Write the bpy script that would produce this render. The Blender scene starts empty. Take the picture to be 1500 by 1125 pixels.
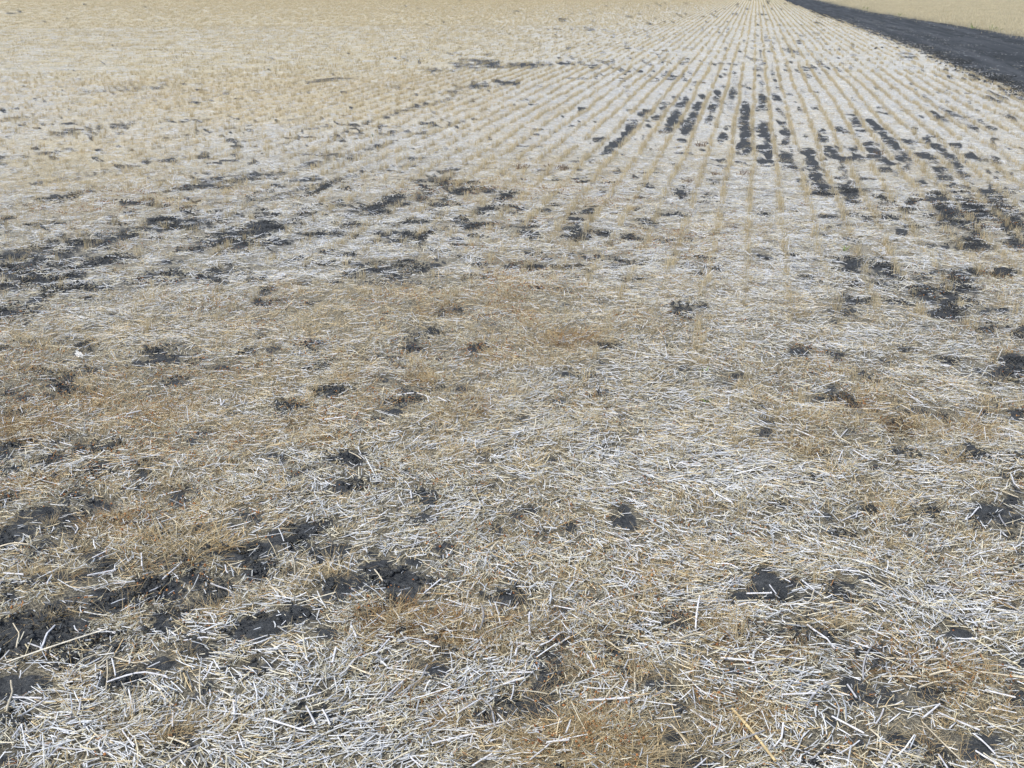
import bpy, math, random
import numpy as np
from mathutils import Vector, Matrix
R = math.radians
rng = np.random.default_rng(7)
random.seed(7)
scene = bpy.context.scene
C = scene.collection

# ------------------------------------------------------------------ camera, sky, sun, exposure
H, F, YH = 1.6, 1700.0, -25.0                  # eye height (m), focal length and horizon row in photo pixels
PITCH = math.atan((562.5 - YH) / F)
cam = bpy.data.cameras.new('camera'); camo = bpy.data.objects.new('camera', cam); C.objects.link(camo)
cam.sensor_width = 36; cam.lens = 36 * F / 1500; cam.clip_end = 9000; cam.clip_start = .05
camo.location = (0, 0, H); camo.rotation_euler = (math.pi / 2 - PITCH, 0, 0)
scene.camera = camo
SUN_EL, SUN_AZ = 52.0, 215.0                   # compass-like: azimuth from +Y clockwise
w = bpy.data.worlds.new('World'); scene.world = w; w.use_nodes = True
nt = w.node_tree; bg = nt.nodes['Background']
sky = nt.nodes.new('ShaderNodeTexSky'); sky.sky_type = 'NISHITA'; sky.sun_disc = False
sky.sun_elevation = R(SUN_EL); sky.sun_rotation = R(SUN_AZ); sky.dust_density = 3.0; sky.air_density = 1.0
nt.links.new(sky.outputs[0], bg.inputs[0]); bg.inputs[1].default_value = .115
sl = bpy.data.lights.new('sun', 'SUN'); sl.energy = 1.9; sl.angle = R(10); sl.color = (1, .98, .93)
so = bpy.data.objects.new('sun', sl); C.objects.link(so)
sd = Vector((math.sin(R(SUN_AZ)) * math.cos(R(SUN_EL)), math.cos(R(SUN_AZ)) * math.cos(R(SUN_EL)), math.sin(R(SUN_EL))))
so.rotation_euler = (-sd).to_track_quat('-Z', 'Y').to_euler(); so.location = sd * 50
vs = scene.view_settings
vs.view_transform = 'Standard'; vs.look = 'None'; vs.gamma = 1; vs.use_curve_mapping = False; vs.exposure = 0.78

# ------------------------------------------------------------------ pixel <-> ground
cp, sp = math.cos(PITCH), math.sin(PITCH)
def ground(u, v):
    """photo pixel -> point where its ray meets the field (z = 0)"""
    u = np.asarray(u, float); v = np.asarray(v, float)
    dx = (u - 750) / F; dy = -(v - 562.5) / F
    fy = cp + dy * sp; fz = -sp + dy * cp
    t = -H / fz
    return dx * t, fy * t
def pix(x, y):
    """ground point -> photo pixel"""
    d = y * cp + H * sp
    d = np.where(d < .05, .05, d)
    return 750 + F * x / d, 562.5 - F * (y * sp - H * cp) / d
vx, vy = ground(1108, -24.0)
RD = np.array([float(vx), float(vy)]); RD /= np.linalg.norm(RD)      # drill-row direction
RN = np.array([RD[1], -RD[0]])                                        # across the rows, to the right
ROW = .129 * H / cp; _q = ground(1104, 140); ROW0 = float(_q[0]) * RN[0] + float(_q[1]) * RN[1]                                                   # row spacing ~0.22 m

# ------------------------------------------------------------------ noise
def vnoise(x, y, seed=0):
    xi = np.floor(x).astype(np.int64); yi = np.floor(y).astype(np.int64)
    fx = x - xi; fy = y - yi
    fx = fx * fx * (3 - 2 * fx); fy = fy * fy * (3 - 2 * fy)
    def h(a, b):
        n = (a * 374761393 + b * 668265263 + seed * 974711) & 0x7fffffff
        n = ((n ^ (n >> 13)) * 1274126177) & 0x7fffffff
        return ((n ^ (n >> 16)) & 0xffff) / 65535.0
    return (h(xi, yi) * (1 - fx) + h(xi + 1, yi) * fx) * (1 - fy) + (h(xi, yi + 1) * (1 - fx) + h(xi + 1, yi + 1) * fx) * fy
def fbm(x, y, seed=0, o=4):
    s = 0; a = .5; t = 0
    for i in range(o):
        s = s + a * vnoise(x * 2 ** i, y * 2 ** i, seed + i * 17); t += a; a *= .55
    return s / t
def sstep(a, b, x):
    t = np.clip((x - a) / (b - a), 0, 1); return t * t * (3 - 2 * t)

# ------------------------------------------------------------------ where the soil lies bare (photo pixels: x, y, half width, half height[, rise angle, strength])
BARE = [
 (19,781,30,6),(77,758,30,8),(90,783,25,6,0,.6),(149,741,17,5),(140,826,20,8),(49,851,15,6),(64,864,12,5),(11,883,15,6),(234,862,30,10),
 (155,876,20,10),(191,880,20,11),(155,898,22,9),(98,896,25,9,0,.7),(272,830,23,6),(281,845,18,7),(347,817,27,9),(381,802,18,11),(429,792,22,10),
 (453,777,27,8),(476,766,20,4),(372,843,15,9),(325,881,27,12),(298,891,18,5),(487,872,25,12),(474,813,14,6),(264,904,10,6),(236,925,20,9),
 (389,928,28,12),(408,910,16,7),(438,906,14,8),(487,938,16,8),(362,947,20,6),(8,928,15,9),(15,949,25,13),(45,915,20,7),(92,915,25,7),
 (57,934,35,12,0,.8),(143,945,22,10),(102,970,30,13),(15,1002,25,12),(57,998,20,10),(15,1023,20,6),(298,959,22,10),(185,1002,20,9),(236,985,18,6),
 (170,1061,14,4),(11,1057,14,5),(245,1064,12,4),(15,1119,12,5),(491,851,10,5),(264,715,25,5,0,.6),(295,779,15,6,0,.7),
 (619,760,25,6),(813,732,9,5),(755,758,10,5),(777,745,12,7),(723,774,15,8),(651,802,18,8),(645,817,14,5),(610,823,20,8),(560,827,18,6),
 (553,847,45,12),(590,842,18,7),(659,851,15,5,0,.7),(557,900,28,10),(587,881,20,7,0,.7),(745,881,30,8),(825,894,16,7),(870,881,10,4),
 (987,921,18,9),(987,902,17,6),(587,930,18,8),(647,957,9,4),(806,960,14,6),(840,979,12,5),(896,959,10,5),(908,981,10,6),(564,1027,12,5),(592,1015,9,4),
 (734,1047,13,5),(991,1040,15,8),(976,1119,25,6),(942,1081,15,6),(987,1074,12,6),
 (1181,706,15,4),(1149,740,10,4),(1270,747,23,9),(1328,762,8,4),(1366,747,14,7),(1449,749,22,9),(1483,738,20,9),(1468,766,18,6),(1434,772,12,4),
 (1332,781,8,4),(1480,839,12,4),(1495,815,8,5),(1480,885,12,4),(1468,896,9,3),(1007,904,14,7),(1008,922,18,7),(1238,947,14,6),(1211,934,12,5),
 (1287,913,14,4),(1181,876,12,4),(1302,1019,22,9),(1359,1013,28,8),(1272,1021,12,6),(1453,1025,20,8),(1491,1021,12,12),(1434,1085,30,14),
 (1015,1079,20,9),(1019,1115,18,8),(1193,1113,22,7),(1260,1087,12,10),(1283,1104,20,9),(1495,968,8,5),
 (100,367,18,4),(133,360,20,5),(173,350,15,4),(383,330,22,7),(350,343,45,9,8),(383,357,30,8),(317,352,25,6),(90,407,20,5),(20,417,35,8),(60,417,15,4),
 (7,393,20,10),(20,372,30,8),(67,438,38,4,10),(13,460,15,5),(37,471,7,3),(230,405,20,5),(253,397,12,4),(247,383,15,5),(207,297,20,5),(103,287,30,4),
 (67,295,12,3),(327,413,8,3),(387,425,14,4),(462,440,14,3),(413,440,12,2),(385,493,8,4),(83,496,8,2),(110,520,8,2.5),(257,563,14,3),(477,577,20,4),
 (423,597,20,4),(407,608,12,2),(253,653,8,3),(283,647,7,3),(217,515,7,2),(13,573,8,2),(143,422,15,5),(267,330,20,5),(167,383,20,6),
 (553,305,22,6),(517,328,15,4),(710,308,10,4),(733,292,12,5),(680,283,20,4),(623,343,30,3,12),(583,358,9,2),(510,372,12,2),(557,393,28,5),(587,387,25,4),
 (610,397,22,5),(633,408,14,4),(603,418,12,3),(637,424,9,2.5),(747,389,12,3),(783,389,18,3),(847,388,14,4),(867,379,10,2),(900,392,9,2.5),(922,349,11,3),
 (837,337,12,3),(858,310,12,4),(973,313,10,3),(632,487,9,4),(607,493,8,2),(693,510,10,3),(647,527,12,3),(600,575,12,4),(680,576,14,3),(600,593,14,5),
 (570,592,9,4),(572,608,14,4),(552,619,13,5),(518,620,9,2.5),(887,510,9,3),(997,460,10,5),(837,548,12,3),(810,591,12,2),(877,583,10,3),(950,587,25,5,0,.5),
 (1033,287,14,4),(1247,287,14,4),(1248,296,9,5),(1283,317,14,4),(1235,320,7,2),(1320,340,8,3),(1377,310,17,5),(1377,293,12,3),(1388,323,8,2.5),
 (1423,305,13,7),(1473,323,17,7),(1460,284,25,4),(1467,303,18,4),(1487,334,15,6),(1487,355,13,5),(1420,360,14,4),(1383,360,6,2),(1247,387,12,5),
 (1260,379,10,2),(1297,390,14,5),(1300,403,20,4),(1367,397,15,4,0,.6),(1407,413,15,4),(1427,395,12,4),(1467,402,17,7),(1347,422,16,3),(1343,432,14,3),
 (1320,440,10,2),(1353,442,10,3),(1390,448,15,7),(1383,463,13,3),(1400,426,8,2),(1385,435,6,2),(1463,457,20,3),(1447,482,14,4),(1497,490,12,7),
 (1260,443,14,4),(1240,460,14,4),(1223,472,10,2.5),(1360,485,10,3),(1483,528,20,6),(1467,551,18,7),(1490,537,15,5),(1027,451,9,3),(1003,459,9,4),
 (1170,519,14,4),(1320,518,9,2.5),(1383,528,12,3),(1135,553,8,5),(1077,553,12,4),(1297,533,7,2.5),(1262,548,7,2.5),(1215,571,6,2.5),(1220,588,22,2.5),
 (1115,601,10,2.5),(1122,638,9,5),(1120,623,10,3),(1363,575,14,3,0,.5),(1490,610,10,4),(1177,407,8,2),(1140,314,7,2),(805,678,8,3),(400,668,10,3),
 (932,167,17,2.5),(923,161,6,2),(924,187,12,4),(908,210,12,5),(899,221,9,4),(884,226,5,2),(877,205,9,4),(857,233,7,2),(852,239,5,3),(972,159,7,4),
 (967,170,6,3),(951,186,8,3),(1004,149,6,5),(995,165,7,7),(988,175,8,5),(979,190,7,5),(1027,143,5,4),(1019,151,8,4),(1017,173,8,5),(1007,189,13,6),
 (999,205,6,2),(945,202,12,5,0,.6),(1044,157,6,4),(1052,138,6,4),(1037,173,5,3),(1065,201,7,5),(1075,139,4,5),(1092,165,9,8),(1090,190,10,10),(1092,212,9,8),
 (941,255,5,2),(941,261,6,2),(1004,283,9,4),(991,292,5,2.5),(1035,286,11,4),(1051,267,8,4),(1061,234,7,2),(847,267,8,3),(793,308,14,2),(853,311,7,2),
 (716,281,12,6,0,.6),(740,287,10,5,0,.7),(1116,147,6,5),(1116,157,6,3),(1120,193,10,5),(1127,215,12,9),(1132,234,12,6),(1139,143,4,5),(1139,159,4,4),
 (1144,178,4,6),(1148,197,6,4),(1152,210,6,4),(1160,231,7,4),(1163,245,7,3),(1156,136,6,3),(1189,223,10,4),(1189,233,9,4),(1193,247,14,4),(1189,262,8,4),
 (1203,269,10,4),(1207,276,9,2),(1207,283,7,2),(1255,178,11,7),(1233,190,8,4),(1280,177,9,5),(1291,189,7,4),(1296,164,6,3),(1209,193,7,3),(1228,223,10,6),
 (1235,262,10,3),(1247,283,13,4),(1249,295,8,4),(1268,231,10,5),(1284,213,7,4),(1297,223,10,6),(1299,237,9,2.5),(1305,206,12,5),(1332,231,15,4),
 (1345,191,6,2),(1337,207,5,3),(1369,207,9,4),(1368,231,11,4),(1389,219,7,5),(1407,213,10,3),(1407,231,14,5),(1316,250,11,2.5),(1363,269,14,4),
 (1388,250,8,4),(1401,263,11,5),(1409,274,10,2),(1468,254,8,2),(1444,259,10,3),(1455,282,14,4),(1484,279,16,3),(1495,242,10,4),(1473,233,12,4),
 (1465,189,8,3),(1428,187,5,3),(1404,167,10,3),(1383,171,10,5),(1351,167,5,2),(1495,174,8,5),(1473,146,25,4),(1333,300,8,4),
 (575,169,12,2,15),(604,155,12,1.6,15),(633,151,25,1.6,10),(524,185,20,3,18),(459,189,8,2),(452,226,8,2),(487,297,14,3),(644,261,14,5),(660,249,10,4),
 (673,283,12,4),(548,303,20,6),(412,253,8,2),(377,255,14,4),(327,261,16,4),(840,42,46,1.3,13),(970,33,32,1.1,17),(712,92,14,3),(675,95,18,3),
 (827,93,22,3),(883,94,10,2),(773,95,20,2.5),(635,103,15,3),(701,125,12,3),(749,123,12,2),(712,80,8,2),(693,87,20,2),(925,71,8,1.5),(688,147,8,2),
 (185,125,95,2,4,.7),(480,117,30,3,4),(135,186,78,3,11,.6),(10,230,25,6,8,.7),(370,260,30,6),(280,275,30,5),(450,260,20,4),(280,175,20,3),(20,172,18,2),
 (1430,116,42,2.5,-22),(1350,84,26,2,-24),(1480,139,25,5,-20),(1395,103,20,2,-23),
 (20,18,22,1),(80,20,30,.9,0,.7),(300,150,30,2,5,.6),(560,110,40,2,6,.6),(600,85,30,1.5,8,.5),(330,300,40,8,5,.6),(180,320,50,8,5,.5),
]
GW, GH = 1500, 1125
VEIL = [(60,395,120,42,3,.52),(350,345,95,24,6,.55),(160,352,110,16,4,.48),(560,395,90,20,3,.46),(330,262,110,14,6,.46),(545,303,65,15,8,.5),(470,235,120,10,18,.42),
 (90,770,120,16,6,.42),(200,880,210,24,8,.42),(80,940,120,40,5,.46),(560,850,100,28,5,.4),(1330,235,170,45,-8,.36),(1420,310,90,50,0,.42),(1370,430,130,45,0,.36),(1475,535,45,32,0,.42),
 (760,95,170,8,3,.5),(680,130,90,12,10,.42),(1090,150,60,60,0,.34),(980,175,60,35,20,.36),(200,130,180,6,5,.46),(130,190,130,8,9,.46),(60,225,90,9,9,.42),(420,280,140,10,12,.42),(880,45,120,5,15,.36),
 (200,340,260,17,10,.5),(480,270,260,11,16,.46),(250,410,210,13,8,.42),(150,250,200,8,10,.42),(600,200,220,6,17,.42),(330,190,250,5,9,.4),
 (480,118,110,5,5,.42),(600,160,90,6,14,.42),(1450,750,60,25,0,.42),(1330,1030,110,45,0,.24),(1430,1080,60,30,0,.3),(450,800,70,25,15,.36),(400,925,90,28,6,.4),(640,280,90,16,12,.44),(1400,170,110,25,-20,.38),(990,915,40,18,0,.36)]
gx, gy = np.meshgrid(np.arange(0, GW, 2.0), np.arange(0, GH, 1.0))
gwx, gwy = ground(gx, np.maximum(gy, -10))
wf = sstep(8, 25, np.hypot(gwx, gwy))
wob = (fbm(gwx * 14, gwy * 14, 3, 3) - .5) * (1 - .5 * wf) + wf * .8 * (fbm(gwx * 3.5, gwy * 3.5, 33, 3) - .5)
wob2 = fbm(gwx * 45, gwy * 45, 31, 2) - .5
bmap = np.zeros_like(gx)
gs, gt = gwx * RD[0] + gwy * RD[1], gwx * RN[0] + gwy * RN[1]
for e in BARE:
    cx, cy, rx, ry = e[:4]; an = R(e[4]) if len(e) > 4 else 0.0; st = e[5] if len(e) > 5 else 1.0
    if cy < 330 and cx > 820:
        px_, py_ = ground(cx, cy); m_ = (float(py_) * cp + H * sp) / F
        sc = float(px_) * RD[0] + float(py_) * RD[1]; tc_ = float(px_) * RN[0] + float(py_) * RN[1]
        ln = .5 * abs(float(ground(cx, cy - ry)[1]) - float(ground(cx, cy + ry)[1])) * 1.25
        g0 = math.floor((tc_ - ROW0) / ROW); gaps = [ROW0 + (k + .5) * ROW for k in range(g0 - 4, g0 + 5)]
        gaps = [g for g in gaps if abs(g - tc_) < rx * m_] or [ROW0 + (g0 + .5) * ROW]
        for g in gaps:
            sel = (np.abs(gt - g) < ROW * .6) & (np.abs(gs - sc) < ln * 2 + .1)
            d = np.sqrt(((gt[sel] - g) / min(ROW * .46, max(rx * m_, ROW * .34))) ** 2 + ((gs[sel] - sc) / ln) ** 2) + wob[sel] * 2.1 + wob2[sel] * 1.5 + (vnoise(gs[sel] * 9, gt[sel] * 4, 35) - .5) * .8
            bmap[sel] = np.maximum(bmap[sel], .92 * st * sstep(1.45, .35, d))
        continue
    if cx < 700 and 150 < cy < 460:
        st *= .70; rx *= 1.35; ry *= .85; an = an + R(7)
    if cx < 700 and cy <= 150: st *= .62
    if cy > 680 and cx > 500: st *= .85; rx *= .9; ry *= .9
    m = max(rx, ry) * 1.9 + 3
    x0, x1 = int(max(0, (cx - m) // 2)), int(min(gx.shape[1], (cx + m) // 2 + 1)); y0, y1 = int(max(0, cy - m)), int(min(gx.shape[0], cy + m + 1))
    if x1 <= x0 or y1 <= y0: continue
    dx = gx[y0:y1, x0:x1] - cx; dy = gy[y0:y1, x0:x1] - cy
    a = dx * math.cos(an) - dy * math.sin(an); b = dx * math.sin(an) + dy * math.cos(an)
    d = np.sqrt((a / (rx * 1.15 + .4)) ** 2 + (b / (ry * 1.18 + .5)) ** 2) + (wob[y0:y1, x0:x1] * 1.7 + wob2[y0:y1, x0:x1] * 1.1) * (.75 if (cy < 330 and cx > 820) else 1)
    bmap[y0:y1, x0:x1] = np.maximum(bmap[y0:y1, x0:x1], st * sstep(1.5, .45, d))

STREAK = [(1091,150,1091,226,.95),(1118,180,1134,243,.95),(1003,145,978,194,.85),(1027,140,1005,196,.85),(930,178,897,226,.85),(1142,140,1164,248,.62),(1185,218,1208,286,.85),
 (1052,136,1036,182,.6),(1248,166,1264,188,.85),(1262,210,1276,242,.7),(1372,285,1389,326,.85),(1418,294,1430,366,.8),(1463,280,1490,360,.85),(1390,212,1411,276,.75),(1228,213,1250,298,.65),
 (1296,196,1338,238,.7),(1112,60,1117,160,.55),(1085,60,1082,140,.5),(1060,70,1040,152,.5),(1150,60,1176,142,.5),(1250,380,1236,466,.6),(1300,388,1285,415,.6),(1405,395,1384,466,.7),(1350,410,1345,445,.6),
 (1010,120,1000,140,.5),(945,170,935,190,.6),(1170,90,1190,130,.45),(1130,90,1135,130,.5),(1076,90,1072,160,.5)]
for u0, v0, u1, v1, st in STREAK:
    a_ = ground(u0, v0); b_ = ground(u1, v1); ax, ay = float(a_[0]), float(a_[1]); bx, by = float(b_[0]) - ax, float(b_[1]) - ay
    L2 = bx * bx + by * by; h = np.clip(((gwx - ax) * bx + (gwy - ay) * by) / L2, 0, 1)
    d = np.hypot(gwx - ax - h * bx, gwy - ay - h * by) / (ROW * .42) + wob * 1.7 + wob2 * 1.3 + (vnoise(gs * 8, gt * 3, 35) - .5) * 1.4
    bmap = np.maximum(bmap, .94 * st * sstep(1.35, .2, d))
soft = np.zeros_like(gx)
for cx, cy, rx, ry, an, st in VEIL:
    an = R(an); dx = gx - cx; dy = gy - cy
    a = dx * math.cos(an) - dy * math.sin(an); b = dx * math.sin(an) + dy * math.cos(an)
    soft = np.maximum(soft, st * np.exp(-((a / rx) ** 2 + (b / ry) ** 2)))
bmap = np.maximum(bmap, np.clip(soft * 1.2 * (.62 + .9 * (wob * 1.1 + wob2 * 1.6 + .5)), 0, .62))
gs, gt = gwx * RD[0] + gwy * RD[1], gwx * RN[0] + gwy * RN[1]
inrow = np.exp(-((np.abs((((gt - ROW0) / ROW + .5) % 1) - .5) * ROW) / .030) ** 2) * sstep(330, 230, gy) * sstep(700, 850, gx)
bmap = bmap * (1 - .75 * inrow)                                    # the standing rows hold their litter; soil shows between them

# golden (standing dry grass and chaff) and white (bleached straw) areas: x, y, rx, ry, weight
GOLD = [(330,50,430,70,.62),(450,150,260,35,.35),(120,240,170,60,.3),(720,265,170,40,.25),(650,440,190,60,.45),(760,500,140,40,.35),(590,590,130,45,.3),
 (150,545,190,50,.5),(250,640,170,45,.4),(120,735,180,40,.5),(40,630,50,30,.4),(255,808,60,18,.6),(865,1090,105,42,.9),(1310,625,130,30,.5),(1180,655,40,20,.4),
 (600,915,80,30,.35),(1150,960,50,25,.4),(1420,1050,90,60,.4),(1080,1040,50,30,.35),(900,1000,60,30,.2),(430,470,140,40,.25),(1000,350,90,40,.2),(850,590,60,20,.2),
 (1280,740,60,60,.15),(300,860,60,30,.15),(620,1050,50,25,.35),(40,890,60,40,.3),(1450,1000,60,40,.3),(360,780,60,20,.3),(220,990,50,30,.25),(840,500,40,18,.6)]
WHITE = [(480,350,140,50,.4),(830,560,170,40,.3),(1000,700,200,40,.25),(300,1060,300,60,.35),(650,1070,150,60,.35),(1200,1000,120,60,.35),(1400,900,90,60,.4),
 (1080,800,160,60,.2),(600,235,120,35,.25),(900,140,250,60,.3),(1080,290,120,40,.3),(1350,150,150,60,.25),(1150,400,150,50,.2),(330,610,120,20,.2),(560,760,120,25,.2),(450,700,80,25,.2)]
def goldf(x, y):
    u, v = pix(x, y)
    g = .45 + .60 * (fbm(x * 1.7, y * 1.7, 51, 4) - .5) + .35 * (fbm(x * 7, y * 7, 53, 3) - .5)
    for L, s in ((GOLD, 1), (WHITE, -1)):
        for cx, cy, rx, ry, k in L:
            g = g + s * k * (1.75 if s > 0 else 1.2) * np.exp(-(((u - cx) / rx) ** 2 + ((v - cy) / ry) ** 2))
    return np.clip(g, 0, 1)
def baref(x, y):
    u, v = pix(x, y)
    iu = np.clip((u / 2).astype(int), 0, bmap.shape[1] - 1); iv = np.clip(v.astype(int), 0, bmap.shape[0] - 1)
    b = bmap[iv, iu]
    inside = (u > 0) & (u < GW) & (v > 0) & (v < GH)
    n = fbm(x * 4.5, y * 4.5, 77, 4); n2 = fbm(x * .5, y * .5, 79, 2)
    r = np.hypot(x, y)
    outb = sstep(.60, .68, n + .25 * (n2 - .5))
    n3 = fbm(x * 11, y * 11, 83, 3)
    more = .05 * np.exp(-(((u - 330) / 420) ** 2 + ((v - 310) / 150) ** 2)) + .06 * np.exp(-(((u - 1060) / 190) ** 2 + ((v - 90) / 70) ** 2)) \
         + .05 * np.exp(-(((u - 780) / 230) ** 2 + ((v - 95) / 35) ** 2)) + .04 * np.exp(-(((u - 1350) / 200) ** 2 + ((v - 330) / 200) ** 2)) + .03 * np.exp(-(((u - 150) / 300) ** 2 + ((v - 880) / 150) ** 2))
    more = more - .10 * np.exp(-(((u - 330) / 430) ** 2 + ((v - 50) / 110) ** 2))
    q = .38 * n + .62 * n3 + .14 * (n2 - .5) + more
    speck = .8 * sstep(.60, .68, q)
    off = np.maximum(np.maximum(-u, u - GW), np.maximum(-v, v - GH))
    b = b * np.where(inside, 1, np.exp(-np.clip(off, 0, 400) / 60))
    return np.maximum(np.maximum(b, speck), outb * np.clip(off / 200, 0, 1))
def bare4(x, y, d):                                              # barest of a few points round a tuft or bundle
    b = baref(x, y)
    for a in (.3, 1.87, 3.44, 5.0): b = np.maximum(b, .9 * baref(x + d * math.cos(a), y + d * math.sin(a)))
    return b
def gz(x, y):
    r = np.hypot(x, y)
    near = 1 - sstep(9, 30, r)
    z = (fbm(x * 1.6, y * 1.6, 5, 2) - .5) * .045 * (1 - sstep(20, 60, r))
    z = z + (fbm(x * 7.5, y * 7.5, 9, 3) - .5) * .032 * near
    return z
def gzb(x, y):                                                   # the soil itself: bare lumps stand a little proud and crumbly
    near = 1 - sstep(9, 30, np.hypot(x, y))
    b = baref(x, y)
    return gz(x, y) + near * b * ((fbm(x * 20, y * 20, 12, 4) - .5) * .034 + .003)
def gz1(x, y): return float(gz(np.array([x]), np.array([y]))[0])

# ------------------------------------------------------------------ road edges, from the photograph, as ground lines
LE = [(1700,230),(1500,137),(1455,119),(1400,95),(1345,72),(1290,52),(1245,35),(1200,20),(1170,9),(1153,2)]
RE = [(1900,128),(1700,90),(1500,55),(1417,41),(1333,28),(1270,17),(1213,6),(1180,1),(1163,-2),(1143,-4)]
def polyl(P):
    a = np.array([[float(q) for q in ground(u, v)] for u, v in P])
    s = a @ RD; t = a @ RN
    return s, t
sL, tL = polyl(LE); sR, tR = polyl(RE)
def road_l(s): return np.interp(s, sL, tL) + np.where(s < sL[0], 0, 0)
def road_r(s):
    t = np.interp(s, sR, tR)
    return np.maximum(t, road_l(s) + 3.2)
def onroad(x, y):
    s = x * RD[0] + y * RD[1]; t = x * RN[0] + y * RN[1]
    return np.where(t > road_r(s), 2, np.where(t > road_l(s), 1, 0))

# ------------------------------------------------------------------ node helpers
def newmat(name):
    m = bpy.data.materials.new(name); m.use_nodes = True
    n = m.node_tree; b = n.nodes['Principled BSDF']
    return m, n, b
def N(n, t, **k):
    o = n.nodes.new(t)
    for a, v in k.items():
        if a.startswith('i_'): o.inputs[int(a[2:])].default_value = v
        else: setattr(o, a, v)
    return o
def mixc(n, f, a, b, blend='MIX'):
    o = n.nodes.new('ShaderNodeMix'); o.data_type = 'RGBA'; o.blend_type = blend
    for s, v in ((0, f), (6, a), (7, b)):
        if hasattr(v, 'is_linked') or hasattr(v, 'links'): n.links.new(v, o.inputs[s])
        else: o.inputs[s].default_value = v if s == 0 else (*v, 1)
    return o.outputs[2]
def ramp(n, src, stops):
    o = n.nodes.new('ShaderNodeValToRGB'); n.links.new(src, o.inputs[0])
    e = o.color_ramp.elements
    while len(e) < len(stops): e.new(.5)
    for q, (p, c) in zip(e, stops):
        q.position = p; q.color = (*c, 1) if not isinstance(c, float) else (c, c, c, 1)
    return o.outputs[0]
def noise(n, co, scale, detail=3, rough=.6, mapscale=None):
    if mapscale:
        mp = n.nodes.new('ShaderNodeMapping'); mp.inputs[3].default_value = mapscale; n.links.new(co, mp.inputs[0]); co = mp.outputs[0]
    o = n.nodes.new('ShaderNodeTexNoise'); o.inputs['Scale'].default_value = scale; o.inputs['Detail'].default_value = detail
    o.inputs['Roughness'].default_value = rough; n.links.new(co, o.inputs['Vector']); return o.outputs[0]

# fibre material: colour from the mesh, streaked and varied piece by piece
def fibre(name, rough=.55, spec=.35, thin=0):
    m, n, b = newmat(name)
    at = N(n, 'ShaderNodeAttribute', attribute_name='col')
    g = N(n, 'ShaderNodeNewGeometry'); oi = N(n, 'ShaderNodeObjectInfo')
    c = ramp(n, oi.outputs['Random'], [(0, .8), (1, 1.12)])
    tc = N(n, 'ShaderNodeTexCoord')
    st = ramp(n, noise(n, tc.outputs['Object'], 90, 2), [(.3, .72), (.65, 1.08)])
    x = mixc(n, 1.0, at.outputs[0], c, 'MULTIPLY'); x = mixc(n, 1.0, x, st, 'MULTIPLY')
    n.links.new(x, b.inputs['Base Color']); b.inputs['Roughness'].default_value = rough
    b.inputs['Specular IOR Level'].default_value = spec
    if thin:                                                     # dry blades let some light through
        tr = N(n, 'ShaderNodeBsdfTranslucent'); n.links.new(x, tr.inputs[0])
        mx = N(n, 'ShaderNodeMixShader', i_0=thin); n.links.new(b.outputs[0], mx.inputs[1]); n.links.new(tr.outputs[0], mx.inputs[2])
        n.links.new(mx.outputs[0], n.nodes['Material Output'].inputs[0])
    return m
M_straw = fibre('straw'); M_grass = fibre('dry_grass', rough=.7, spec=.2, thin=.5); M_chaff = fibre('chaff', rough=.8, spec=.15)

def soil_colour(n, co):
    return mixc(n, ramp(n, noise(n, co, 60, 5, .8), [(.35, 0.0), (.68, 1.0)]), (.027, .030, .033), (.088, .096, .102))
M_soil, n, b = newmat('field_soil')
tc = N(n, 'ShaderNodeTexCoord'); co = tc.outputs['Object']
soil = soil_colour(n, co)
soil = mixc(n, ramp(n, noise(n, co, 230, 1), [(.70, 0.0), (.76, .6)]), soil, (.34, .31, .26))             # crumbs of straw dust
bare = N(n, 'ShaderNodeAttribute', attribute_name='bare').outputs[0]
gold = N(n, 'ShaderNodeAttribute', attribute_name='gold').outputs[0]
far = N(n, 'ShaderNodeAttribute', attribute_name='far').outputs[0]
# matted old straw: fine tan and grey fibres; beyond where pieces show, flecks of white and gold
f1 = noise(n, co, 150, 3, .7); f2 = noise(n, co, 38, 4, .75)
mat_near = ramp(n, f1, [(.30, (.035, .036, .034)), (.50, (.15, .14, .11)), (.72, (.42, .39, .30))])
white = mixc(n, ramp(n, f2, [(.34, 0.0), (.55, 1.0)]), (.17, .17, .16), (.53, .54, .525))
gld = mixc(n, ramp(n, f2, [(.34, 0.0), (.60, 1.0)]), (.27, .245, .175), (.58, .525, .385))
mat_far = mixc(n, gold, white, gld)
mat = mixc(n, far, mat_near, mat_far)
thr = N(n, 'ShaderNodeMath', operation='ADD', i_1=0.0)
n.links.new(bare, thr.inputs[0]); 
edge = N(n, 'ShaderNodeMath', operation='MULTIPLY_ADD', i_1=.7, i_2=-.35); n.links.new(noise(n, co, 55, 4, .7), edge.inputs[0])
n.links.new(edge.outputs[0], thr.inputs[1])
cov = ramp(n, thr.outputs[0], [(.40, 0.0), (.58, 1.0)])
n.links.new(mixc(n, cov, mat, soil), b.inputs['Base Color']); b.inputs['Roughness'].default_value = .95; b.inputs['Specular IOR Level'].default_value = .15
bp = N(n, 'ShaderNodeBump'); bp.inputs['Strength'].default_value = .9; bp.inputs['Distance'].default_value = .012
n.links.new(noise(n, co, 75, 5, .75), bp.inputs['Height']); n.links.new(bp.outputs[0], b.inputs['Normal'])

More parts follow.
